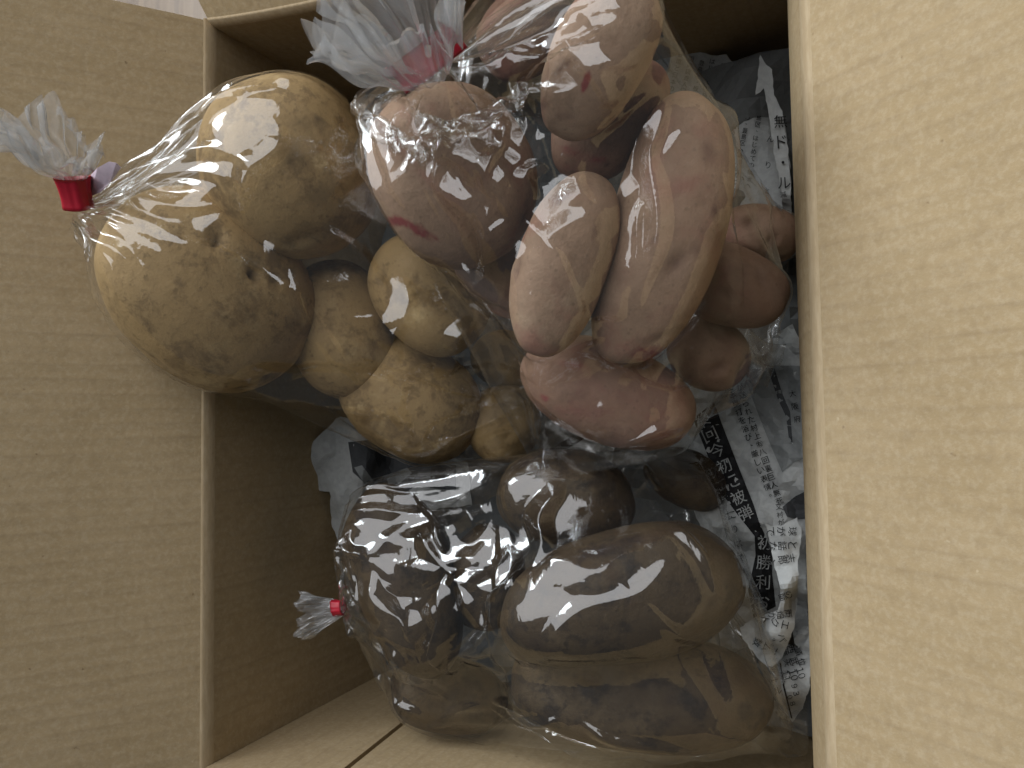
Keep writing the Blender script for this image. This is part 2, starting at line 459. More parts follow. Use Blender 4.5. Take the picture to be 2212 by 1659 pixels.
# bag at the top: pink skinned
potato('B', 'potato', 982, 385, .236, 190, 176, -60, SKIN_PINK, 'stout pinkish potato with a dark red scar, under the tied neck of the top bag', seed=11, marks=[(860, 478, 26, 12, -10, 'red', 1.0), (905, 498, 26, 12, -25, 'red', .9), (935, 515, 16, 10, -20, 'red', .8), (1000, 380, 40, 60, 0, 'red', .25)], group=GB, depth=.85)
potato('B', 'potato', 1292, 135, .262, 178, 104, 62, SKIN_PINK, 'oval pale potato with cracked skin and a red eye, at the upper edge', seed=12, marks=[(1265, 178, 9, 26, -15, 'red', 1.0), (1215, 145, 30, 5, 40, 'dark', .8), (1235, 130, 18, 4, 20, 'dark', .7), (1172, 225, 14, 12, 0, 'dark', .7), (1220, 250, 22, 10, 0, 'dark', .4)], group=GB, taper=-.08)
potato('B', 'potato', 1310, 255, .228, 150, 100, 55, SKIN_ROSE, 'pinkish potato lying just underneath the cracked oval potato', seed=13, marks=[(1290, 345, 24, 9, 0, 'red', .7), (1240, 330, 40, 14, -20, 'red', .5), (1310, 355, 7, 6, 0, 'dark', 1)], group=GB)
potato('B', 'potato', 1218, 572, .246, 206, 100, 72, SKIN_PINK, 'smooth egg-shaped pale pink potato in the middle of the top bag', seed=14, marks=[(1290, 490, 8, 26, -15, 'dark', .5), (1215, 610, 70, 40, 10, 'red', .22), (1190, 540, 60, 40, 0, 'red', .20)], group=GB, taper=-.05, eyes=4, bend=.08)
potato('B', 'potato', 1428, 508, .226, 296, 126, 74, SKIN_PINK, 'longest pinkish potato, curved, right of the egg-shaped one', seed=15, marks=[(1545, 460, 7, 15, 0, 'dark', 1), (1500, 540, 22, 16, 0, 'dark', .45), (1410, 520, 18, 10, 0, 'dark', .4), (1530, 325, 14, 24, 10, 'dark', .6), (1400, 765, 40, 22, 0, 'red', .8), (1350, 560, 35, 140, -10, 'red', .22), (1480, 640, 30, 30, 0, 'pale', .3)], group=GB, bend=-.18, taper=-.05, eyes=10)
potato('B', 'potato', 1310, 850, .196, 192, 108, -20, SKIN_ROSE, 'pink potato at the bottom end of the top bag, seen through doubled film', seed=16, marks=[(1240, 790, 50, 14, -10, 'red', .35), (1175, 860, 12, 10, 0, 'red', .6)], group=GB)
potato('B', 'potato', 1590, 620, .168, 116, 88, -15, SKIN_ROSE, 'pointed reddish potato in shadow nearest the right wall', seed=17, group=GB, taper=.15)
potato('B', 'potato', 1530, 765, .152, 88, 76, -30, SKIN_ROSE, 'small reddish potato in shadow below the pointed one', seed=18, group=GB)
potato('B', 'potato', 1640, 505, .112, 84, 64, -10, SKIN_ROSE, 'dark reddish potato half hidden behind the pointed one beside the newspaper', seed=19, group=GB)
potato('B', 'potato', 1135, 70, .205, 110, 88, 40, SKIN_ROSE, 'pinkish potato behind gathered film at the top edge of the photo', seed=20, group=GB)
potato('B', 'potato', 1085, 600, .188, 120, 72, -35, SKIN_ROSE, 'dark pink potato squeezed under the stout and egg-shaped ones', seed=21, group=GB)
# bag at the bottom: brown, earthy
def ridge(P, nrm, eye, s):
    x = P[:, 0] / s[0]; y = P[:, 1] / s[1]
    d = np.abs(y - (.35 + .25 * np.sin(x * 4)))
    g = np.exp(-(d / .16) ** 2) * np.exp(-((x + .45) / .45) ** 4) * (P[:, 2] < 0)
    jag = .6 + .4 * np.sin(x * 40) * np.sin(x * 23 + 1)
    return P - nrm * (g * jag * s[1] * .10)[:, None], np.maximum(eye, g * jag * .9)
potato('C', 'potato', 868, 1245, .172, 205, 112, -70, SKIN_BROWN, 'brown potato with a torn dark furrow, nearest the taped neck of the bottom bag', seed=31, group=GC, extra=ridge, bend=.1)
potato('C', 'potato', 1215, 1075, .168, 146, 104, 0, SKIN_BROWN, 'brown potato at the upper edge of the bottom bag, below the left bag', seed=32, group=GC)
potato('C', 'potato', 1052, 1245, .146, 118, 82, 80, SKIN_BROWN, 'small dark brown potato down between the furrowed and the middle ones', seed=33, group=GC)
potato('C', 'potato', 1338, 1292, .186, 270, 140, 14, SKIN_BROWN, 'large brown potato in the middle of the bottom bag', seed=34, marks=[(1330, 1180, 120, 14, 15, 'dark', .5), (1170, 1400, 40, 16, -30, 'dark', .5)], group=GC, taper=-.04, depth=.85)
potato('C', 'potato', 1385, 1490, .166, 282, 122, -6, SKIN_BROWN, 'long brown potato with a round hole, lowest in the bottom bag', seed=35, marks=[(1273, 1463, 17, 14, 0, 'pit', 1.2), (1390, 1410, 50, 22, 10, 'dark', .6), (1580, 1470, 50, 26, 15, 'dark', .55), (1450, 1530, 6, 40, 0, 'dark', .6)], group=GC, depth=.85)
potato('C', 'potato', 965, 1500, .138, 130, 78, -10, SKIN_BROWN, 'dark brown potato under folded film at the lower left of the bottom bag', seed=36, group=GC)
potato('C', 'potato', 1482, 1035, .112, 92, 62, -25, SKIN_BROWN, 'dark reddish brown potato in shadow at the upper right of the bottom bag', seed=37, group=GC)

# ------------------------------------------------------------------ crumpled newspaper
from mathutils.geometry import delaunay_2d_cdt
_fc = bpy.data.curves.new('glyph', 'FONT'); _fc.resolution_u = 2
_fo = bpy.data.objects.new('glyph', _fc); C.objects.link(_fo)
GL = {}
def glyph(ch):
    """outline of one character as (vertices, faces), centred, one em = 1"""
    if ch not in GL:
        _fc.body = ch
        dg = bpy.context.evaluated_depsgraph_get(); dg.update()
        me = bpy.data.meshes.new_from_object(_fo.evaluated_get(dg))
        V = np.array([v.co[:2] for v in me.vertices]) if len(me.vertices) else np.zeros((0, 2))
        Fs = [tuple(p.vertices) for p in me.polygons]
        if len(V):
            V = V - (V.max(0) + V.min(0)) / 2
            big = ch in '、。・ー'
            V = V / (1.0 if big else max(.62, (V.max(0) - V.min(0)).max())) * (.92 if not big else 1.0)
        bpy.data.meshes.remove(me)
        GL[ch] = (V, Fs)
    return GL[ch]

def inside(P, poly):
    x, y = P[:, 0], P[:, 1]; r = np.zeros(len(P), bool); j = len(poly) - 1
    for i in range(len(poly)):
        xi, yi = poly[i]; xj, yj = poly[j]
        c = ((yi > y) != (yj > y)) & (x < (xj - xi) * (y - yi) / (yj - yi + 1e-12) + xi)
        r ^= c; j = i
    return r

DROP = .018        # how far the sheets have settled into the carton
class Sheet:
    def __init__(self, ctrl, seed, amp):
        rng = np.random.default_rng(seed)
        self.c = np.array(ctrl, float) - np.array([0, 0, DROP])
        self.w = []
        for lam, a in ((170, 1.0), (95, .65), (52, .38), (27, .14)):
            for _ in range(2):
                t = rng.uniform(0, math.pi)
                self.w.append((np.array([math.cos(t), math.sin(t)]) / lam, rng.uniform(0, 1), a * amp, rng.uniform(.3, 1.2), rng.uniform(0, 6.28)))
    def z(self, P):
        d2 = ((P[:, None, :] - self.c[None, :, :2]) ** 2).sum(2) + 60.0
        w = d2 ** -1.6
        z = (w * self.c[:, 2]).sum(1) / w.sum(1)
        for k, ph, a, q, p2 in self.w:
            s = P @ k + ph + .12 * np.sin((P[:, 0] * k[1] - P[:, 1] * k[0]) * 5 * q + p2)
            z = z + a * (np.abs((s % 1) * 2 - 1) - .5)
        return z
    def pos(self, P, up=0.0):
        z = self.z(P) + up
        d = np.stack([P[:, 0] - CX, P[:, 1] - CY, np.full(len(P), F)], 1) @ ROT.T
        return CAM + d * ((z - CAM[2]) / d[:, 2])[:, None]
    def fill(self, poly, step, jag=0.0, seed=0):
        rng = np.random.default_rng(seed)
        edge = []
        for i in range(len(poly)):
            a, b = np.array(poly[i], float), np.array(poly[(i + 1) % len(poly)], float)
            n = max(1, int(np.linalg.norm(b - a) / step))
            for k in range(n):
                p = a + (b - a) * k / n
                if k and jag: p = p + rng.normal(size=2) * jag
                edge.append(p)
        E_ = np.array(edge)
        lo, hi = E_.min(0), E_.max(0)
        g = np.stack(np.meshgrid(np.arange(lo[0], hi[0], step), np.arange(lo[1], hi[1], step)), -1).reshape(-1, 2)
        g = g + rng.uniform(-.25, .25, g.shape) * step
        g = g[inside(g, edge)]
        pts = [Vector(p) for p in np.concatenate([E_, g])]
        n = len(E_)
        r = delaunay_2d_cdt(pts, [(i, (i + 1) % n) for i in range(n)], [], 1, 1e-4)
        V = np.array([v[:] for v in r[0]]); Fs = [tuple(f) for f in r[2]]
        cen = np.array([V[list(f)].mean(0) for f in Fs])
        ok = inside(cen, edge)
        return V, [f for f, k in zip(Fs, ok) if k]

def newspaper(label, poly, ctrl, seed, amp=.004, prints=(), texts=(), step=11, jag=1.0, group='crumpled newspaper sheets lining the box'):
    sh = Sheet(ctrl, seed, amp)
    V, Fs = sh.fill(poly, step, jag, seed)
    W = sh.pos(V)
    root = empty('newspaper', tuple(W.mean(0)))
    tag(root, label, 'newspaper', group)
    o = mesh_obj('paper_sheet', W, Fs, PAPER, root, smooth=False)
    so = o.modifiers.new('thickness', 'SOLIDIFY'); so.thickness = .0003; so.offset = 0
    lvl = 1
    for nm, mat, pl in prints:
        v, f = sh.fill(pl, step, 0, seed + 9)
        mesh_obj(nm, sh.pos(v, .0005 + .0002 * lvl), f, mat, root, smooth=False); lvl += 1
    groups = {}
    for mat, s, a, b, size, mode in texts:
        a, b = np.array(a, float), np.array(b, float)
        d = (b - a) / np.linalg.norm(b - a)
        if mode == 'v': up, rt = -d, np.array([-(-d)[1], (-d)[0]])
        else: rt, up = d, np.array([d[1], -d[0]])
        if mode == 'v': rt = np.array([d[1], -d[0]])
        vs, fs = groups.setdefault(mat.name, ([], []))
        for i, ch in enumerate(s):
            c = a + (b - a) * (i / max(1, len(s) - 1))
            gv, gf = glyph(ch)
            if not len(gv): continue
            n0 = sum(len(q) for q in vs)
            vs.append(c + size * (gv[:, :1] * rt + gv[:, 1:] * up))
            fs += [tuple(k + n0 for k in f) for f in gf]
    for mname, (vs, fs) in groups.items():
        if vs: mesh_obj('printed_text', sh.pos(np.concatenate(vs), .0016), fs, bpy.data.materials[mname], root, smooth=False)
    return root

V_ = 'v'; H_ = 'h'
# sheet standing up behind the top bag
cols = ['鉄道と日本の街角', '国勢調査人口の増減', '豊島区・板橋区など', 'はじめての読者へ', '新しい駅前広場の', '東京都心の再開発', 'これからの暮らし', '農家の夏と収穫の', 'ＮＴＴ局・豊島区']
tx = []
for i in range(9):
    x0, y0 = 1470 + i * 23, 118 + i * 5 + (i % 3) * 4
    tx.append((INK, cols[i] + '、' + cols[(i + 4) % 9], (x0, y0), (x0 - 62 + i * 3, y0 + 235), 12.5, V_))
tx += [(INK, '８つの', (1598, 330), (1572, 385), 20, V_), (INK, '、つ', (1605, 385), (1585, 420), 22, V_)]
newspaper('grey newspaper sheet with fine text columns, standing against the dark back wall',
          [(1385, 98), (1440, 104), (1510, 112), (1548, 120), (1570, 118), (1597, 158), (1650, 160), (1690, 230), (1708, 360), (1708, 520), (1560, 520), (1480, 380), (1420, 240)],
          [(1420, 120, .085), (1560, 130, .08), (1690, 200, .08), (1500, 300, .09), (1620, 320, .095), (1700, 420, .11), (1600, 470, .10)], 3, .003, texts=tx)
newspaper('white folded newspaper edge with bold black characters along the right wall near the back',
          [(1642, 118), (1655, 140), (1668, 150), (1672, 205), (1690, 240), (1703, 330), (1708, 430), (1712, 500), (1692, 500), (1690, 420), (1672, 330), (1660, 245), (1650, 190), (1632, 205)],
          [(1650, 130, .115), (1680, 250, .122), (1700, 400, .128), (1690, 480, .12)], 5, .002,
          texts=[(INK, '無ド・ル', (1686, 262), (1694, 395), 30, V_), (INK, 'んりょく', (1664, 300), (1650, 470), 16, V_), (INK, '減八', (1692, 420), (1700, 470), 15, V_)], step=8)
# front page under the right-hand side
fp = newspaper('newspaper front page with a white-on-black headline and a grey photo, by the right wall',
          [(1420, 900), (1480, 850), (1560, 800), (1640, 740), (1712, 700), (1738, 760), (1742, 1000), (1745, 1200), (1745, 1340), (1560, 1420), (1540, 1260), (1530, 1180), (1490, 1080), (1440, 1010)],
          [(1450, 950, .118), (1560, 880, .130), (1660, 800, .140), (1730, 780, .150), (1560, 1050, .128), (1650, 1000, .140), (1735, 1000, .155), (1570, 1200, .122), (1640, 1140, .146), (1650, 1260, .134), (1740, 1250, .150), (1600, 1330, .12), (1700, 700, .14)],
          11, .0055,
          prints=[('headline_band', INK, [(1497, 905), (1542, 868), (1565, 930), (1592, 1000), (1628, 1090), (1640, 1128), (1668, 1190), (1668, 1240), (1676, 1310), (1628, 1335), (1616, 1275), (1632, 1200), (1630, 1158), (1592, 1110), (1555, 1060), (1535, 1000)]),
                  ('printed_photo', GREY_INK, [(1612, 826), (1672, 790), (1735, 790), (1738, 900), (1738, 990), (1712, 1000), (1690, 1020), (1664, 960), (1640, 900)]),
                  ('printed_photo', DARK_INK, [(1660, 800), (1672, 792), (1690, 850), (1707, 890), (1712, 955), (1705, 955), (1698, 900), (1680, 862)]),
                  ('printed_photo', DARK_INK, [(1690, 1095), (1718, 1072), (1742, 1060), (1743, 1120), (1722, 1122), (1700, 1116)])],
          texts=[(INK, 'りが送られた村上㊨八回裏巨人無死、', (1592, 818), (1690, 1100), 16.5, V_),
                 (INK, '１本塁打を浴び、厳しい表情。', (1576, 836), (1664, 1070), 16.5, V_),
                 (INK, '又村が岡', (1682, 1095), (1690, 1145), 15, V_),
                 (PAPER, '終回今初に被弾', (1518, 905), (1610, 1108), 34, V_),
                 (PAPER, '初勝利お', (1652, 1172), (1646, 1300), 34, V_),
                 (INK, 'にりはで先', (1580, 1112), (1608, 1236), 19, V_),
                 (INK, '大阪府', (1712, 850), (1722, 905), 16, V_)], step=10)
# twisted strip with large print, close to the right wall
newspaper('twisted white newspaper strip with large sideways print, right of the headline sheet',
          [(1652, 1130), (1668, 1137), (1690, 1135), (1722, 1118), (1732, 1140), (1728, 1180), (1724, 1235), (1722, 1300), (1714, 1360), (1698, 1400), (1690, 1420), (1668, 1440), (1640, 1425), (1604, 1380), (1598, 1356), (1622, 1340), (1660, 1325), (1680, 1318), (1688, 1290), (1680, 1245), (1672, 1215), (1664, 1175)],
          [(1660, 1140, .165), (1720, 1140, .170), (1690, 1200, .182), (1700, 1260, .186), (1690, 1300, .180), (1620, 1360, .160), (1670, 1360, .182), (1670, 1430, .165), (1720, 1300, .160)], 17, .0022,
          texts=[(INK, '球がで', (1712, 1148), (1664, 1148), 21, V_), (INK, 'と話な', (1712, 1178), (1668, 1180), 21, V_), (INK, '志郎、', (1708, 1206), (1672, 1212), 21, V_),
                 (INK, 'の面', (1704, 1285), (1690, 1290), 17, V_), (INK, '両畑か', (1702, 1325), (1668, 1330), 18, V_), (INK, 'エクト', (1696, 1350), (1652, 1340), 20, V_), (INK, 'パ。', (1690, 1378), (1672, 1382), 19, V_), (INK, 'ーム数', (1676, 1408), (1636, 1388), 20, V_)], step=8)
newspaper('narrow grey newspaper fold squeezed between the printed strip and the right wall',
          [(1722, 1130), (1738, 1150), (1742, 1250), (1748, 1380), (1730, 1400), (1716, 1390), (1708, 1330), (1716, 1250)],
          [(1725, 1150, .150), (1745, 1250, .168), (1735, 1380, .160), (1712, 1330, .140)], 19, .003, step=8)
newspaper('newspaper corner with a results table and numbers at the lower right',
          [(1684, 1400), (1700, 1392), (1722, 1400), (1736, 1392), (1750, 1366), (1752, 1440), (1748, 1490), (1730, 1535), (1712, 1560), (1690, 1530), (1660, 1490), (1630, 1450), (1640, 1425), (1668, 1438)],
          [(1690, 1400, .150), (1745, 1380, .165), (1740, 1460, .168), (1700, 1480, .160), (1712, 1550, .140), (1640, 1445, .140)], 23, .002,
          texts=[(INK, '西武', (1708, 1402), (1716, 1428), 19, H_), (INK, '楽天', (1694, 1410), (1700, 1432), 17, H_), (INK, '順位', (1724, 1408), (1732, 1430), 17, H_), (INK, '１０', (1712, 1452), (1716, 1464), 17, H_), (INK, '１１', (1696, 1454), (1700, 1466), 17, H_),
                 (INK, '１０', (1728, 1448), (1732, 1460), 17, H_), (INK, '９３', (1716, 1482), (1720, 1498), 14, H_), (INK, '０８', (1706, 1506), (1712, 1520), 13, H_), (INK, 'ドール', (1666, 1446), (1680, 1492), 19, V_)],
          prints=[('ruled_line', INK, [(1684, 1432), (1687, 1432), (1694, 1480), (1712, 1552), (1709, 1552), (1691, 1482)])], step=8)
# pieces on the left and in the middle
newspaper('grey newspaper piece with a dark photo, against the left wall below the left bag',
          [(664, 968), (690, 940), (735, 900), (800, 915), (900, 960), (1010, 1000), (1020, 1090), (860, 1110), (735, 1180), (716, 1130), (712, 1062), (690, 1060)],
          [(670, 970, .150), (700, 1050, .146), (740, 910, .140), (760, 1000, .146), (880, 1000, .125), (720, 1150, .138), (850, 1080, .125), (1000, 1050, .11)], 29, .0030,
          prints=[('printed_photo', DARK_INK, [(752, 955), (800, 950), (880, 985), (985, 1005), (985, 1060), (900, 1050), (850, 1075), (800, 1055), (762, 1020)]),
                  ('printed_photo', GREY_INK, [(765, 1010), (782, 1005), (815, 1050), (808, 1062), (790, 1050)]), ('printed_photo', GREY_INK, [(835, 1030), (880, 1010), (890, 1022), (842, 1062)])], step=10)
newspaper('dark newspaper corner between the left bag and the top bag at the back',
          [(764, 220), (790, 205), (860, 200), (900, 260), (880, 330), (800, 320), (760, 240)],
          [(770, 220, .135), (850, 230, .125), (830, 310, .115)], 31, .002,
          prints=[('printed_photo', DARK_INK, [(775, 250), (840, 230), (880, 300), (800, 310)])], step=11)
newspaper('pale newspaper scrap with black lettering in the middle between the three bags',
          [(1130, 900), (1200, 870), (1290, 910), (1330, 960), (1320, 1010), (1180, 1010), (1120, 960)],
          [(1150, 920, .120), (1280, 930, .118), (1220, 990, .112)], 37, .0025,
          prints=[('headline_band', INK, [(1188, 970), (1252, 932), (1262, 948), (1200, 985)])], texts=[(PAPER, '速報', (1205, 968), (1240, 948), 17, V_)], step=10)
BEDPAPER = plain('shade_darkened_newsprint', (.13, .135, .135), .85, .1, .25)  # newsprint darkened in its colour to stand for shade under the bags
# crumpled paper over the carton's bottom
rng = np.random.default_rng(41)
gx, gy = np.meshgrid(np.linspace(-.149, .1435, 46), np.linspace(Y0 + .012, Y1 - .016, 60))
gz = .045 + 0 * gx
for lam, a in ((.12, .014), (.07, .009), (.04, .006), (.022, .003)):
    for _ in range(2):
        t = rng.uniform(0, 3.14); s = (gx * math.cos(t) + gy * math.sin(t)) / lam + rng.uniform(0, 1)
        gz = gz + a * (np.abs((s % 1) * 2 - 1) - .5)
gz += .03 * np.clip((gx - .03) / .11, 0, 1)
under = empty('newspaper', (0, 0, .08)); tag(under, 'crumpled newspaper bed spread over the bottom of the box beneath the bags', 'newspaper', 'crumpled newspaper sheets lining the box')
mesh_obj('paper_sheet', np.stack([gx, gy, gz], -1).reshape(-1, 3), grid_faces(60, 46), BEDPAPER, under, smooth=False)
bpy.data.objects.remove(_fo)

# ------------------------------------------------------------------ the clear film bags
# each bag is a tube of film: gathered at a taped neck, drawn round the potatoes, flat at its sealed end.
def push_out(P, solids, margin):
    for (W, ctr, R, s, bend, taper, B, lumpf) in solids:
        d = P - ctr
        m = (d * d).sum(1) < (1.25 * s[0] + .01) ** 2
        if not m.any(): continue
        idx = np.nonzero(m)[0]
        q = d[idx] @ R.T
        tx = np.clip(q[:, 0] / s[0], -1.1, 1.1)
        off = bend * B * (tx ** 2 - .4)
        tp = (1 - taper * tx)
        n = np.stack([q[:, 0] / s[0], (q[:, 1] - off) / tp / s[1], q[:, 2] / tp / s[2]], 1)
        f = (np.abs(n) ** 2.25).sum(1) ** (1 / 2.25)
        rad = n / (np.linalg.norm(n, axis=1)[:, None] + 1e-9)
        need = lumpf(rad) + margin / s[1]
        bad = f < need
        if not bad.any(): continue
        k = (need[bad] / np.maximum(f[bad], .05))[:, None]
        nb = n[bad] * k
        tb = tp[bad]
        o = np.stack([nb[:, 0] * s[0], nb[:, 1] * tb * s[1] + off[bad], nb[:, 2] * tb * s[2]], 1)
        P[idx[bad]] = o @ R + ctr
    return P

def relax(P, ru, rv, solids, pin, iters, suction, grav, comp, bendk, margin, damp=.72):
    nv, nu, _ = P.shape
    prev = P.copy()
    g0 = P - P.mean(1)[:, None, :]
    t0 = np.cross(np.roll(P, -1, 1) - np.roll(P, 1, 1), np.gradient(P, axis=0))
    SGN = -np.sign((g0 * t0).sum())
    def cons(P, du, dv, rest, kt, kc, parity):
        # distance constraints between (i, j) and (i + dv, j + du)
        if dv:
            a = P[:nv - dv] ; b = np.roll(P[dv:], -du, 1)
        else:
            a = P; b = np.roll(P, -du, 1)
        d = b - a
        L = np.sqrt((d * d).sum(2)) + 1e-9
        e = (L - rest) / L
        k = np.where(e > 0, kt, kc) * .5
        c = d * (e * k)[..., None]
        if dv == 0:
            P += c * .5; P -= np.roll(c, du, 1) * .5
        else:
            P[:nv - dv] += c * .5; P[dv:] -= np.roll(c, du, 1) * .5
        return P
    rd = np.sqrt(ru[:-1] ** 2 + rv ** 2)
    for it in range(iters):
        v = (P - prev) * damp
        prev = P.copy()
        tu = np.roll(P, -1, 1) - np.roll(P, 1, 1)
        tv = np.gradient(P, axis=0)
        nn = np.cross(tu, tv); nn /= np.linalg.norm(nn, axis=2)[..., None] + 1e-9
        P = P + v + nn * (suction * SGN)
        P[..., 2] -= grav
        for _ in range(3):
            P = cons(P, 1, 0, ru, 1.0, comp, 0)
            P = cons(P, 0, 1, rv, 1.0, comp, 0)
            P = cons(P, 1, 1, rd, .9, comp * .5, 0)
            P = cons(P, -1, 1, rd, .9, comp * .5, 0)
        P = cons(P, 2, 0, 2 * ru, 0, bendk, 0)
        P = cons(P, 0, 2, rv[:-1] + rv[1:], 0, bendk, 0)
        P = cons(P, 4, 0, 4 * ru, 0, bendk * .4, 0)
        P = push_out(P.reshape(-1, 3), solids, margin).reshape(nv, nu, 3)
        # inside of the carton
        low = P[..., 2] < RIM - .004
        P[..., 2] = np.maximum(P[..., 2], .014)
        P[..., 1] = np.where(low, np.clip(P[..., 1], Y0 + .009, Y1 - .012), P[..., 1])
        P[..., 0] = np.where(low, np.clip(P[..., 0], -HX + .002, .142), P[..., 0])
        P[pin[0]] = pin[1]
    return P

def upsample(P):
    nv, nu, _ = P.shape
    Q = np.zeros((nv, nu * 2, 3))
    a = np.roll(P, 1, 1); b = np.roll(P, -1, 1); c = np.roll(P, -2, 1)
    Q[:, 0::2] = P; Q[:, 1::2] = (-a + 9 * P + 9 * b - c) / 16
    R = np.zeros((nv * 2 - 1, nu * 2, 3))
    R[0::2] = Q; R[1::2] = (Q[:-1] + Q[1:]) / 2
    R[3:-3:2] = (-Q[:-3] + 9 * Q[1:-2] + 9 * Q[2:-1] - Q[3:]) / 16
    return R

def make_bag(solids, N, E, seam, seamw, nu, nv, seed, slack_u, slack_v, suction, grav, iters, neck_r, extra=()):
    rng = np.random.default_rng(seed)
    pts = [W[::5] + (W[::5] - c) / np.linalg.norm(W[::5] - c, axis=1)[:, None] * .0015 for (W, c, *_) in solids]
    ax = E - N; L = np.linalg.norm(ax); ax = ax / L
    ea = seam - seam.dot(ax) * ax; ea /= np.linalg.norm(ea); eb = np.cross(ax, ea)
    ring0 = np.array([N + neck_r * (ea * math.cos(t) + eb * math.sin(t)) for t in np.linspace(0, 6.283, 12, False)])
    seam_n = seam / np.linalg.norm(seam)
    ends = np.array([E + seam_n * seamw / 2, E - seam_n * seamw / 2])
    allp = np.concatenate(pts + [ring0, ends] + ([np.array(extra)] if len(extra) else []))
    bm = bmesh.new()
    for p in allp: bm.verts.new(p)
    r = bmesh.ops.convex_hull(bm, input=bm.verts)
    bmesh.ops.delete(bm, geom=[g for g in r['geom_interior'] if isinstance(g, bmesh.types.BMVert)], context='VERTS')
    bvh = BVHTree.FromBMesh(bm); bm.free()
    st = np.linspace(0, 1, nv)
    P = np.zeros((nv, nu, 3)); Ls = np.zeros(nv)
    TH_ = np.linspace(0, 2 * math.pi, 192, False)
    for j, s in enumerate(st):
        if j == 0:
            ring = np.array([N + neck_r * (ea * math.cos(t) + eb * math.sin(t)) for t in TH_])
        elif j == nv - 1:
            tri = np.abs(np.linspace(0, 2, len(TH_), False) - 1) * 2 - 1      # 1 .. -1 .. 1
            ring = E + seam_n * (tri * seamw / 2)[:, None] + eb * (np.sin(TH_) * .0004)[:, None]
        else:
            c = N + ax * L * min(s, .992)
            ring = []
            for t in TH_:
                d = ea * math.cos(t) + eb * math.sin(t)
                h = bvh.ray_cast(Vector(c), Vector(d))
                ring.append(np.array(h[0]) if h[0] is not None else c + d * neck_r)
            ring = np.array(ring)
        seg = np.linalg.norm(np.roll(ring, -1, 0) - ring, axis=1)
        cum = np.concatenate([[0], np.cumsum(seg)]); Ls[j] = cum[-1]
        tt = np.linspace(0, cum[-1], nu, False)
        rr = np.concatenate([ring, ring[:1]])
        for q in range(3): P[j, :, q] = np.interp(tt, cum, rr[:, q])
    Cmax = Ls.max() * slack_u
    kmax = 1.02 + .6 * np.exp(-st / .07)
    ru1 = np.minimum(Cmax, Ls * kmax)
    ru1[-1] = max(ru1[-1], Ls[-1]); 
    rv1 = np.linalg.norm(P[1:] - P[:-1], axis=2)
    rv1 = (.9 * rv1 + .1 * rv1.mean(1)[:, None]) * slack_v
    # starting pleats: gathers run out from the neck, soft dents elsewhere
    uu = np.linspace(0, 2 * math.pi, nu, False)
    ctr = P.mean(1)[:, None, :]
    rad = P - ctr; rl = np.linalg.norm(rad, axis=2)[..., None] + 1e-6
    D = np.zeros((nv, nu))
    for q in range(26):
        k = rng.integers(5, 34); ph = rng.uniform(0, 6.28); tw = rng.normal() * 2.0
        fall = np.exp(-st / rng.uniform(.12, .40))
        D += np.sin(k * uu[None] + ph + tw * st[:, None]) * fall[:, None] * .16
    for q in range(16):
        k = rng.integers(2, 16); m = rng.uniform(2, 12); ph = rng.uniform(0, 6.28)
        D += np.sin(k * uu[None] + m * st[:, None] + ph) * .05
    amp = np.minimum(rl[..., 0] * .30, .0035)
    pin = (0, None)
    P = P + rad / rl * (D * amp)[..., None]
    P[-1] = P[-1] - 0
    pin = (0, P[0].copy())
    ru = (ru1 / nu)[:, None] * np.ones((1, nu)); rv = rv1
    P = relax(P, ru, rv, solids, pin, iters[0], suction, grav, .7, .25, .0012)
    for lev, n in enumerate(iters[1:]):
        P = upsample(P)
        nv, nu, _ = P.shape
        P += rng.normal(size=P.shape) * .00025 * (1 - np.exp(-np.linspace(0, 1, nv) / .05))[:, None, None]
        ru1 = np.interp(np.linspace(0, 1, nv), np.linspace(0, 1, len(ru1)), ru1)
        ru = (ru1 / nu)[:, None] * np.ones((1, nu))
        a = np.repeat(rv / 2, 2, 0); rv = (a + np.roll(a, -1, 1)) / 2
        rv2 = np.zeros((nv - 1, nu)); rv2[:, 0::2] = a; rv2[:, 1::2] = (a + np.roll(a, -1, 1)) / 2
        rv = rv2
        pin = (0, P[0].copy())
        P = relax(P, ru, rv, solids, pin, n, suction * .5, grav * .5, .6, .25, .0010)
    wt = (.5 * np.clip((np.linspace(0, 1, nv) - .03) / .15, 0, 1) * (np.linspace(0, 1, nv) < .985))[:, None, None]
    for k in range(80):          # the film is stiff: no crumples finer than a few millimetres
        Q = P.copy()
        Q[1:-1] = (P[:-2] + P[2:] + np.roll(P, 1, 1)[1:-1] + np.roll(P, -1, 1)[1:-1]) / 4
        P = P + wt * (Q - P)
    return push_out(P.reshape(-1, 3), solids, .0008).reshape(P.shape)

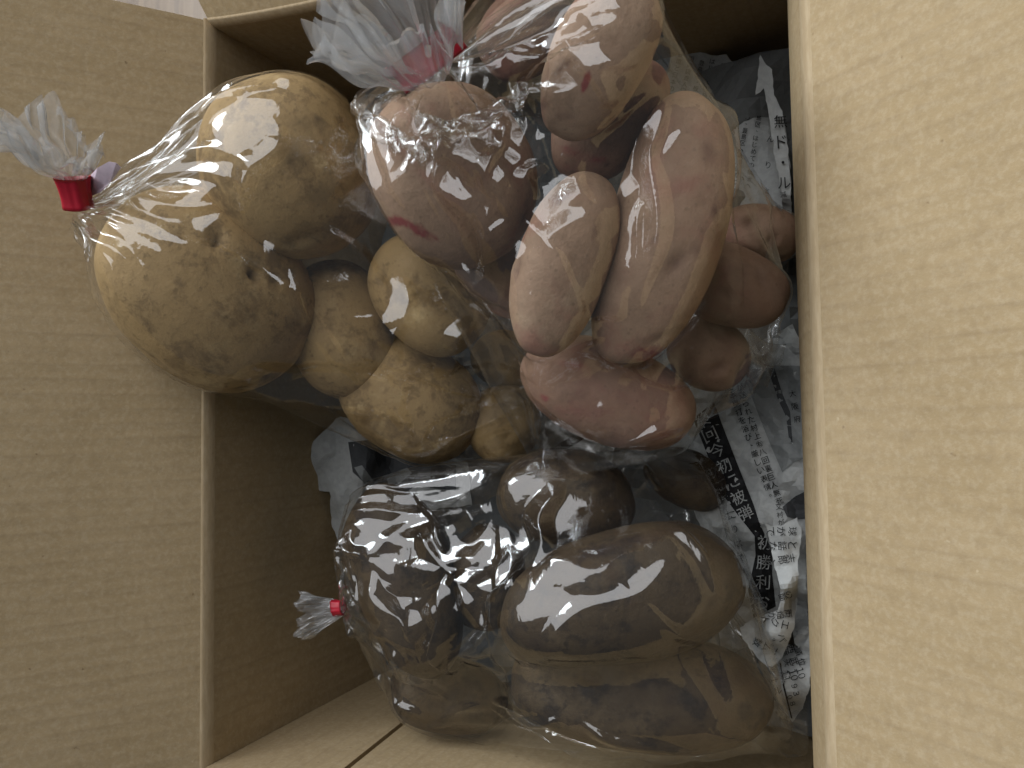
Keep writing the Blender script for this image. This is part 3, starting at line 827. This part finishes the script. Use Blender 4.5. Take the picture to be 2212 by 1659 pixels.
def crease(P, lines, seed, nrand, solids_tips=()):
    """sharp tent-shaped folds standing up from the film; lines: (px, py, px, py, width m, height m)"""
    rng = np.random.default_rng(seed)
    nv, nu, _ = P.shape
    tu = np.roll(P, -1, 1) - np.roll(P, 1, 1); tv = np.gradient(P, axis=0)
    n = np.cross(tu, tv); n /= np.linalg.norm(n, axis=2)[..., None] + 1e-9
    if ((P - P.reshape(-1, 3).mean(0)) * n).sum() < 0: n = -n
    Q = P.reshape(-1, 3); NN = n.reshape(-1, 3)
    view = (Q - CAM); dep = view @ ZR_W
    px = np.stack([CX + F * (view @ ROT[:, 0]) / dep, CY + F * (view @ ROT[:, 1]) / dep], 1)
    front = (NN * (CAM - Q)).sum(1) > 0
    def pick(x, y):
        d = ((px - [x, y]) ** 2).sum(1) + np.where(front, 0, 1e7) + dep * 2000
        return int(np.argmin(d))
    H = np.zeros(len(Q))
    segs = []
    for l in lines:
        i, j = pick(l[0], l[1]), pick(l[2], l[3]); segs.append((i, j, l[4], l[5]))
    fidx = np.nonzero(front)[0]
    for _ in range(nrand):
        i = int(rng.choice(fidx)); L = rng.uniform(.035, .10)
        d = np.linalg.norm(Q - Q[i], axis=1)
        c = np.nonzero((np.abs(d - L) < .004) & front)[0]
        if not len(c): continue
        segs.append((i, int(rng.choice(c)), rng.uniform(.006, .014), rng.uniform(.0012, .0032)))
    for i, j, w, h in segs:
        a, b = Q[i], Q[j]; ax = b - a; L = np.linalg.norm(ax)
        if L < 1e-4: continue
        ax = ax / L
        nm = NN[i] + NN[j]; nm /= np.linalg.norm(nm) + 1e-9
        sd = np.cross(ax, nm); sd /= np.linalg.norm(sd) + 1e-9
        d = Q - a; t = (d @ ax) / L; s = d @ sd; o = np.abs(d @ nm)
        m = (t > -.05) & (t < 1.05) & (np.abs(s) < 2.5 * w) & (NN @ nm > .1) & (o < .045)
        if not m.any(): continue
        tt = np.clip(t[m], 0, 1)
        wob = .25 * w * np.sin(tt * 9 + i)
        ww = w * (.35 + .65 * np.sin(math.pi * np.clip(tt * .9 + .1, 0, 1)) ** .7)
        asym = np.where(s[m] + wob > 0, 1.0, 1.8)
        e = np.clip(1 - np.abs(s[m] + wob) * asym / ww, 0, 1)
        H[m] = np.maximum(H[m], h * e * np.clip(np.minimum(tt * 5, (1 - tt) * 3), 0, 1))
    # pleats fanning out of the tape
    st = np.linspace(0, 1, nv)[:, None]; u = np.linspace(0, 1, nu, False)[None]
    pl = np.zeros((nv, nu))
    for q in range(30):
        c = rng.uniform(0, 1) + .06 * rng.normal() * st
        wd = rng.uniform(.006, .020) * (1 + 1.2 * st)
        du = np.abs((u - c + .5) % 1 - .5)
        end = rng.uniform(.16, .58)
        pl = np.maximum(pl, np.clip(1 - du / wd, 0, 1) * np.clip(1 - st / end, 0, 1) * np.clip(st / .02, 0, 1) * rng.uniform(.0012, .0038))
    H = H + pl.reshape(-1)
    return (Q + NN * H[:, None]).reshape(P.shape)

def make_tail(N, tip, spread, wide, nu, nt, seed, neck_r, pleats=8, deep=.42, ragged=.13):
    rng = np.random.default_rng(seed)
    ax = tip - N; L = np.linalg.norm(ax); ax /= L
    sp = spread - spread.dot(ax) * ax; sp /= np.linalg.norm(sp); dp = np.cross(ax, sp)
    u = np.linspace(0, 2 * math.pi, nu, False)
    t = np.linspace(0, 1, nt)[:, None]
    lat = np.cos(u); dep = np.sin(u)
    tri = lambda x: np.abs((x / math.pi) % 2 - 1) * 2 - 1
    z1 = sum(tri(k * u + rng.uniform(0, 6.28)) / (1 + .05 * k) for k in rng.integers(pleats, pleats * 4, 6)) / 3
    z2 = sum(tri(k * u + rng.uniform(0, 6.28)) / (1 + .05 * k) for k in rng.integers(pleats, pleats * 4, 6)) / 3
    ln = 1 + ragged * sum(np.sin(k * u + rng.uniform(0, 6.28)) for k in (1, 2, 3, 5, 8)) / 2.5 + ragged * .10 * z1
    g = t ** .85
    wl = neck_r + (wide - neck_r) * g
    X = wl * (lat * .85 + .22 * z1 * (.3 + g)) 
    Dp = wl * deep * (dep * .9 + .75 * z2 * (.35 + g))
    curl = .12 * L * np.sin(t * 2.2 + 2.0 * lat)
    w2 = .004 * t * np.sin(9 * t + 5 * lat + 3 * z1)
    P = N + ax * (L * t * ln)[..., None] + sp * X[..., None] + dp * (Dp + curl * t + w2)[..., None]
    return P

def tape_band(N, ax, flat, r1, r2, length, parent, seed, th=.0006):
    rng = np.random.default_rng(seed)
    ax = ax / np.linalg.norm(ax); a = flat - flat.dot(ax) * ax; a /= np.linalg.norm(a); b = np.cross(ax, a)
    n, m = 56, 9
    ph = np.linspace(0, 2 * math.pi, n, False)
    wob = .06 * np.sin(3 * ph + rng.uniform(0, 6)) + .05 * np.sin(5 * ph + rng.uniform(0, 6)) + .025 * np.sin(11 * ph)
    V = []
    for o_ in (0, th):
        for i in range(m):
            t = i / (m - 1) - .5
            fl = 1 + .16 * t + .10 * (2 * t) ** 2
            for k in range(n):
                q = fl * (1 + wob[k] * (1 + .6 * t))
                V.append(N + ax * length * (t + .03 * math.sin(2 * ph[k] + seed)) + a * (r1 * q + o_) * math.cos(ph[k]) + b * (r2 * q + o_) * math.sin(ph[k]))
    F = grid_faces(m, n, True) + [tuple(i + n * m for i in f) for f in grid_faces(m, n, True)]
    for e in (0, m - 1):
        for k in range(n):
            k2 = (k + 1) % n
            F.append((e * n + k, e * n + k2, n * m + e * n + k2, n * m + e * n + k))
    return mesh_obj('red_tape', V, F, RED, parent)

def finish_bag(P, tail, label, loc):
    root = empty('plastic_bag', loc)
    tag(root, label, 'plastic bag')
    nv, nu, _ = P.shape
    mesh_obj('bag_film', P.reshape(-1, 3), grid_faces(nv, nu, True), FILM, root)
    nt, nu2, _ = tail.shape
    mesh_obj('gathered_tail', tail.reshape(-1, 3), grid_faces(nt, nu2, True), FILM_TAIL, root)
    return root

ZR_W = ROT[:, 2]
R_ = lambda v: ROT @ np.array(v, float)
# left bag
N = at(170, 462, .285); E = at(1140, 935, .140)
P = make_bag(SOLIDS['A'], N, E, at(1180, 890, .15) - at(1080, 985, .12), .15, 120, 76, 3, 1.0, 1.0, .000015, .00002, (70, 50, 12), .006)
P = crease(P, [(600, 185, 250, 395, .008, .004), (620, 270, 515, 455, .009, .006), (515, 455, 230, 440, .008, .004), (560, 200, 330, 330, .006, .003), (600, 540, 760, 820, .006, .003),
 (880, 600, 850, 800, .010, .005), (1020, 690, 940, 830, .008, .004), (850, 800, 880, 960, .008, .004), (1000, 860, 885, 960, .007, .003), (200, 480, 330, 610, .008, .004), (180, 500, 250, 720, .007, .003), (640, 560, 820, 900, .006, .0025), (700, 470, 860, 640, .006, .003)], 51, 16)
T = make_tail(at(159, 388, .2915), at(95, 290, .32), at(200, 240, .32) - at(10, 330, .31), .026, 420, 30, 5, .0050)
bagA = finish_bag(P, T, 'clear bag of tan potatoes slumped on the left rim, red tape on its neck', tuple(at(442, 628, .2)))
tape_band(at(164, 417, .289), at(157, 390, .291) - at(170, 450, .286), R_([1, .1, 0]), 0.0064, .0058, .0145, bagA, 1)
tgp = [at(x, y, z) for x, y, z in ((190, 385, .284), (212, 362, .288), (236, 349, .288), (252, 352, .287), (262, 362, .285), (240, 392, .284), (218, 415, .283), (196, 424, .282))]
tg = mesh_obj('paper_tag', tgp, [tuple(range(8))], TAGP, bagA, smooth=False)
so = tg.modifiers.new('thickness', 'SOLIDIFY'); so.thickness = .0003
# top bag
N = at(925, 165, .292); E = at(1440, 930, .165)
P = make_bag(SOLIDS['B'], N, E, at(1610, 740, .17) - at(1240, 950, .17), .15, 120, 76, 8, 1.0, 1.0, .000015, .00002, (70, 50, 12), .010)
P = crease(P, [(1440, 190, 1385, 690, .009, .006), (1410, 390, 1350, 640, .006, .003), (1340, 100, 1270, 240, .014, .004), (1280, 60, 1130, 100, .008, .004), (1190, 300, 1300, 470, .008, .003), (1120, 180, 1050, 210, .010, .005), (1030, 330, 1280, 700, .006, .003),
 (880, 220, 850, 400, .006, .004), (920, 230, 900, 400, .006, .004), (960, 240, 950, 440, .006, .004), (1160, 330, 1130, 440, .009, .005), (1100, 240, 1060, 480, .006, .003), (1380, 610, 1280, 700, .010, .003), (1100, 740, 1260, 940, .006, .003), (1540, 340, 1610, 690, .006, .003), (1280, 950, 1500, 880, .006, .003), (1420, 40, 1445, 200, .006, .004)], 52, 16)
T = make_tail(N, at(820, 10, .335), at(960, 0, .33) - at(720, 130, .33), .031, 520, 34, 9, .009, deep=.55)
bagB = finish_bag(P, T, 'clear bag of pink-skinned potatoes at the back, milky tail over its red tape', tuple(at(1200, 500, .2)))
tape_band(at(920, 128, .292), at(880, 80, .30) - at(940, 170, .29), R_([.8, -.6, 0]), .0135, .006, .011, bagB, 2)
# bottom bag
N = at(745, 1315, .172); E = at(1690, 1560, .135)
P = make_bag(SOLIDS['C'], N, E, at(1560, 1010, .15) - at(1735, 1640, .14), .135, 120, 76, 21, 1.0, 1.0, .000010, .00002, (70, 50, 12), .0034,
             extra=[at(1730, 1640, .13), at(1520, 980, .16)])
P = crease(P, [(1195, 1040, 1150, 1230, .010, .007), (1150, 1230, 1065, 1370, .012, .007), (1065, 1370, 955, 1450, .009, .006), (955, 1450, 985, 1210, .009, .007), (985, 1210, 900, 1060, .006, .004), (800, 1220, 955, 1450, .016, .006), (735, 1165, 810, 1220, .006, .005),
 (1350, 990, 1430, 1060, .008, .005), (1150, 1240, 1400, 1210, .014, .004), (1060, 1510, 1220, 1560, .006, .004), (1240, 1555, 1560, 1630, .006, .003), (760, 1460, 1060, 1400, .010, .004), (1020, 1060, 1030, 1180, .012, .005), (1400, 1080, 1560, 1290, .005, .002), (1300, 1240, 1560, 1420, .005, .002), (760, 1470, 920, 1575, .006, .003), (920, 1575, 1060, 1510, .006, .003)], 53, 16)
T = make_tail(N, at(655, 1330, .178), at(640, 1280, .17) - at(690, 1420, .17), .0145, 300, 24, 15, .0032)
bagC = finish_bag(P, T, 'clear bag of earthy brown potatoes at the front, small tail pointing left', tuple(at(1250, 1300, .15)))
tape_band(at(731, 1312, .174), at(650, 1318, .176) - at(745, 1312, .172), R_([0, 1, 0]), 0.0036, .0033, .0055, bagC, 3)
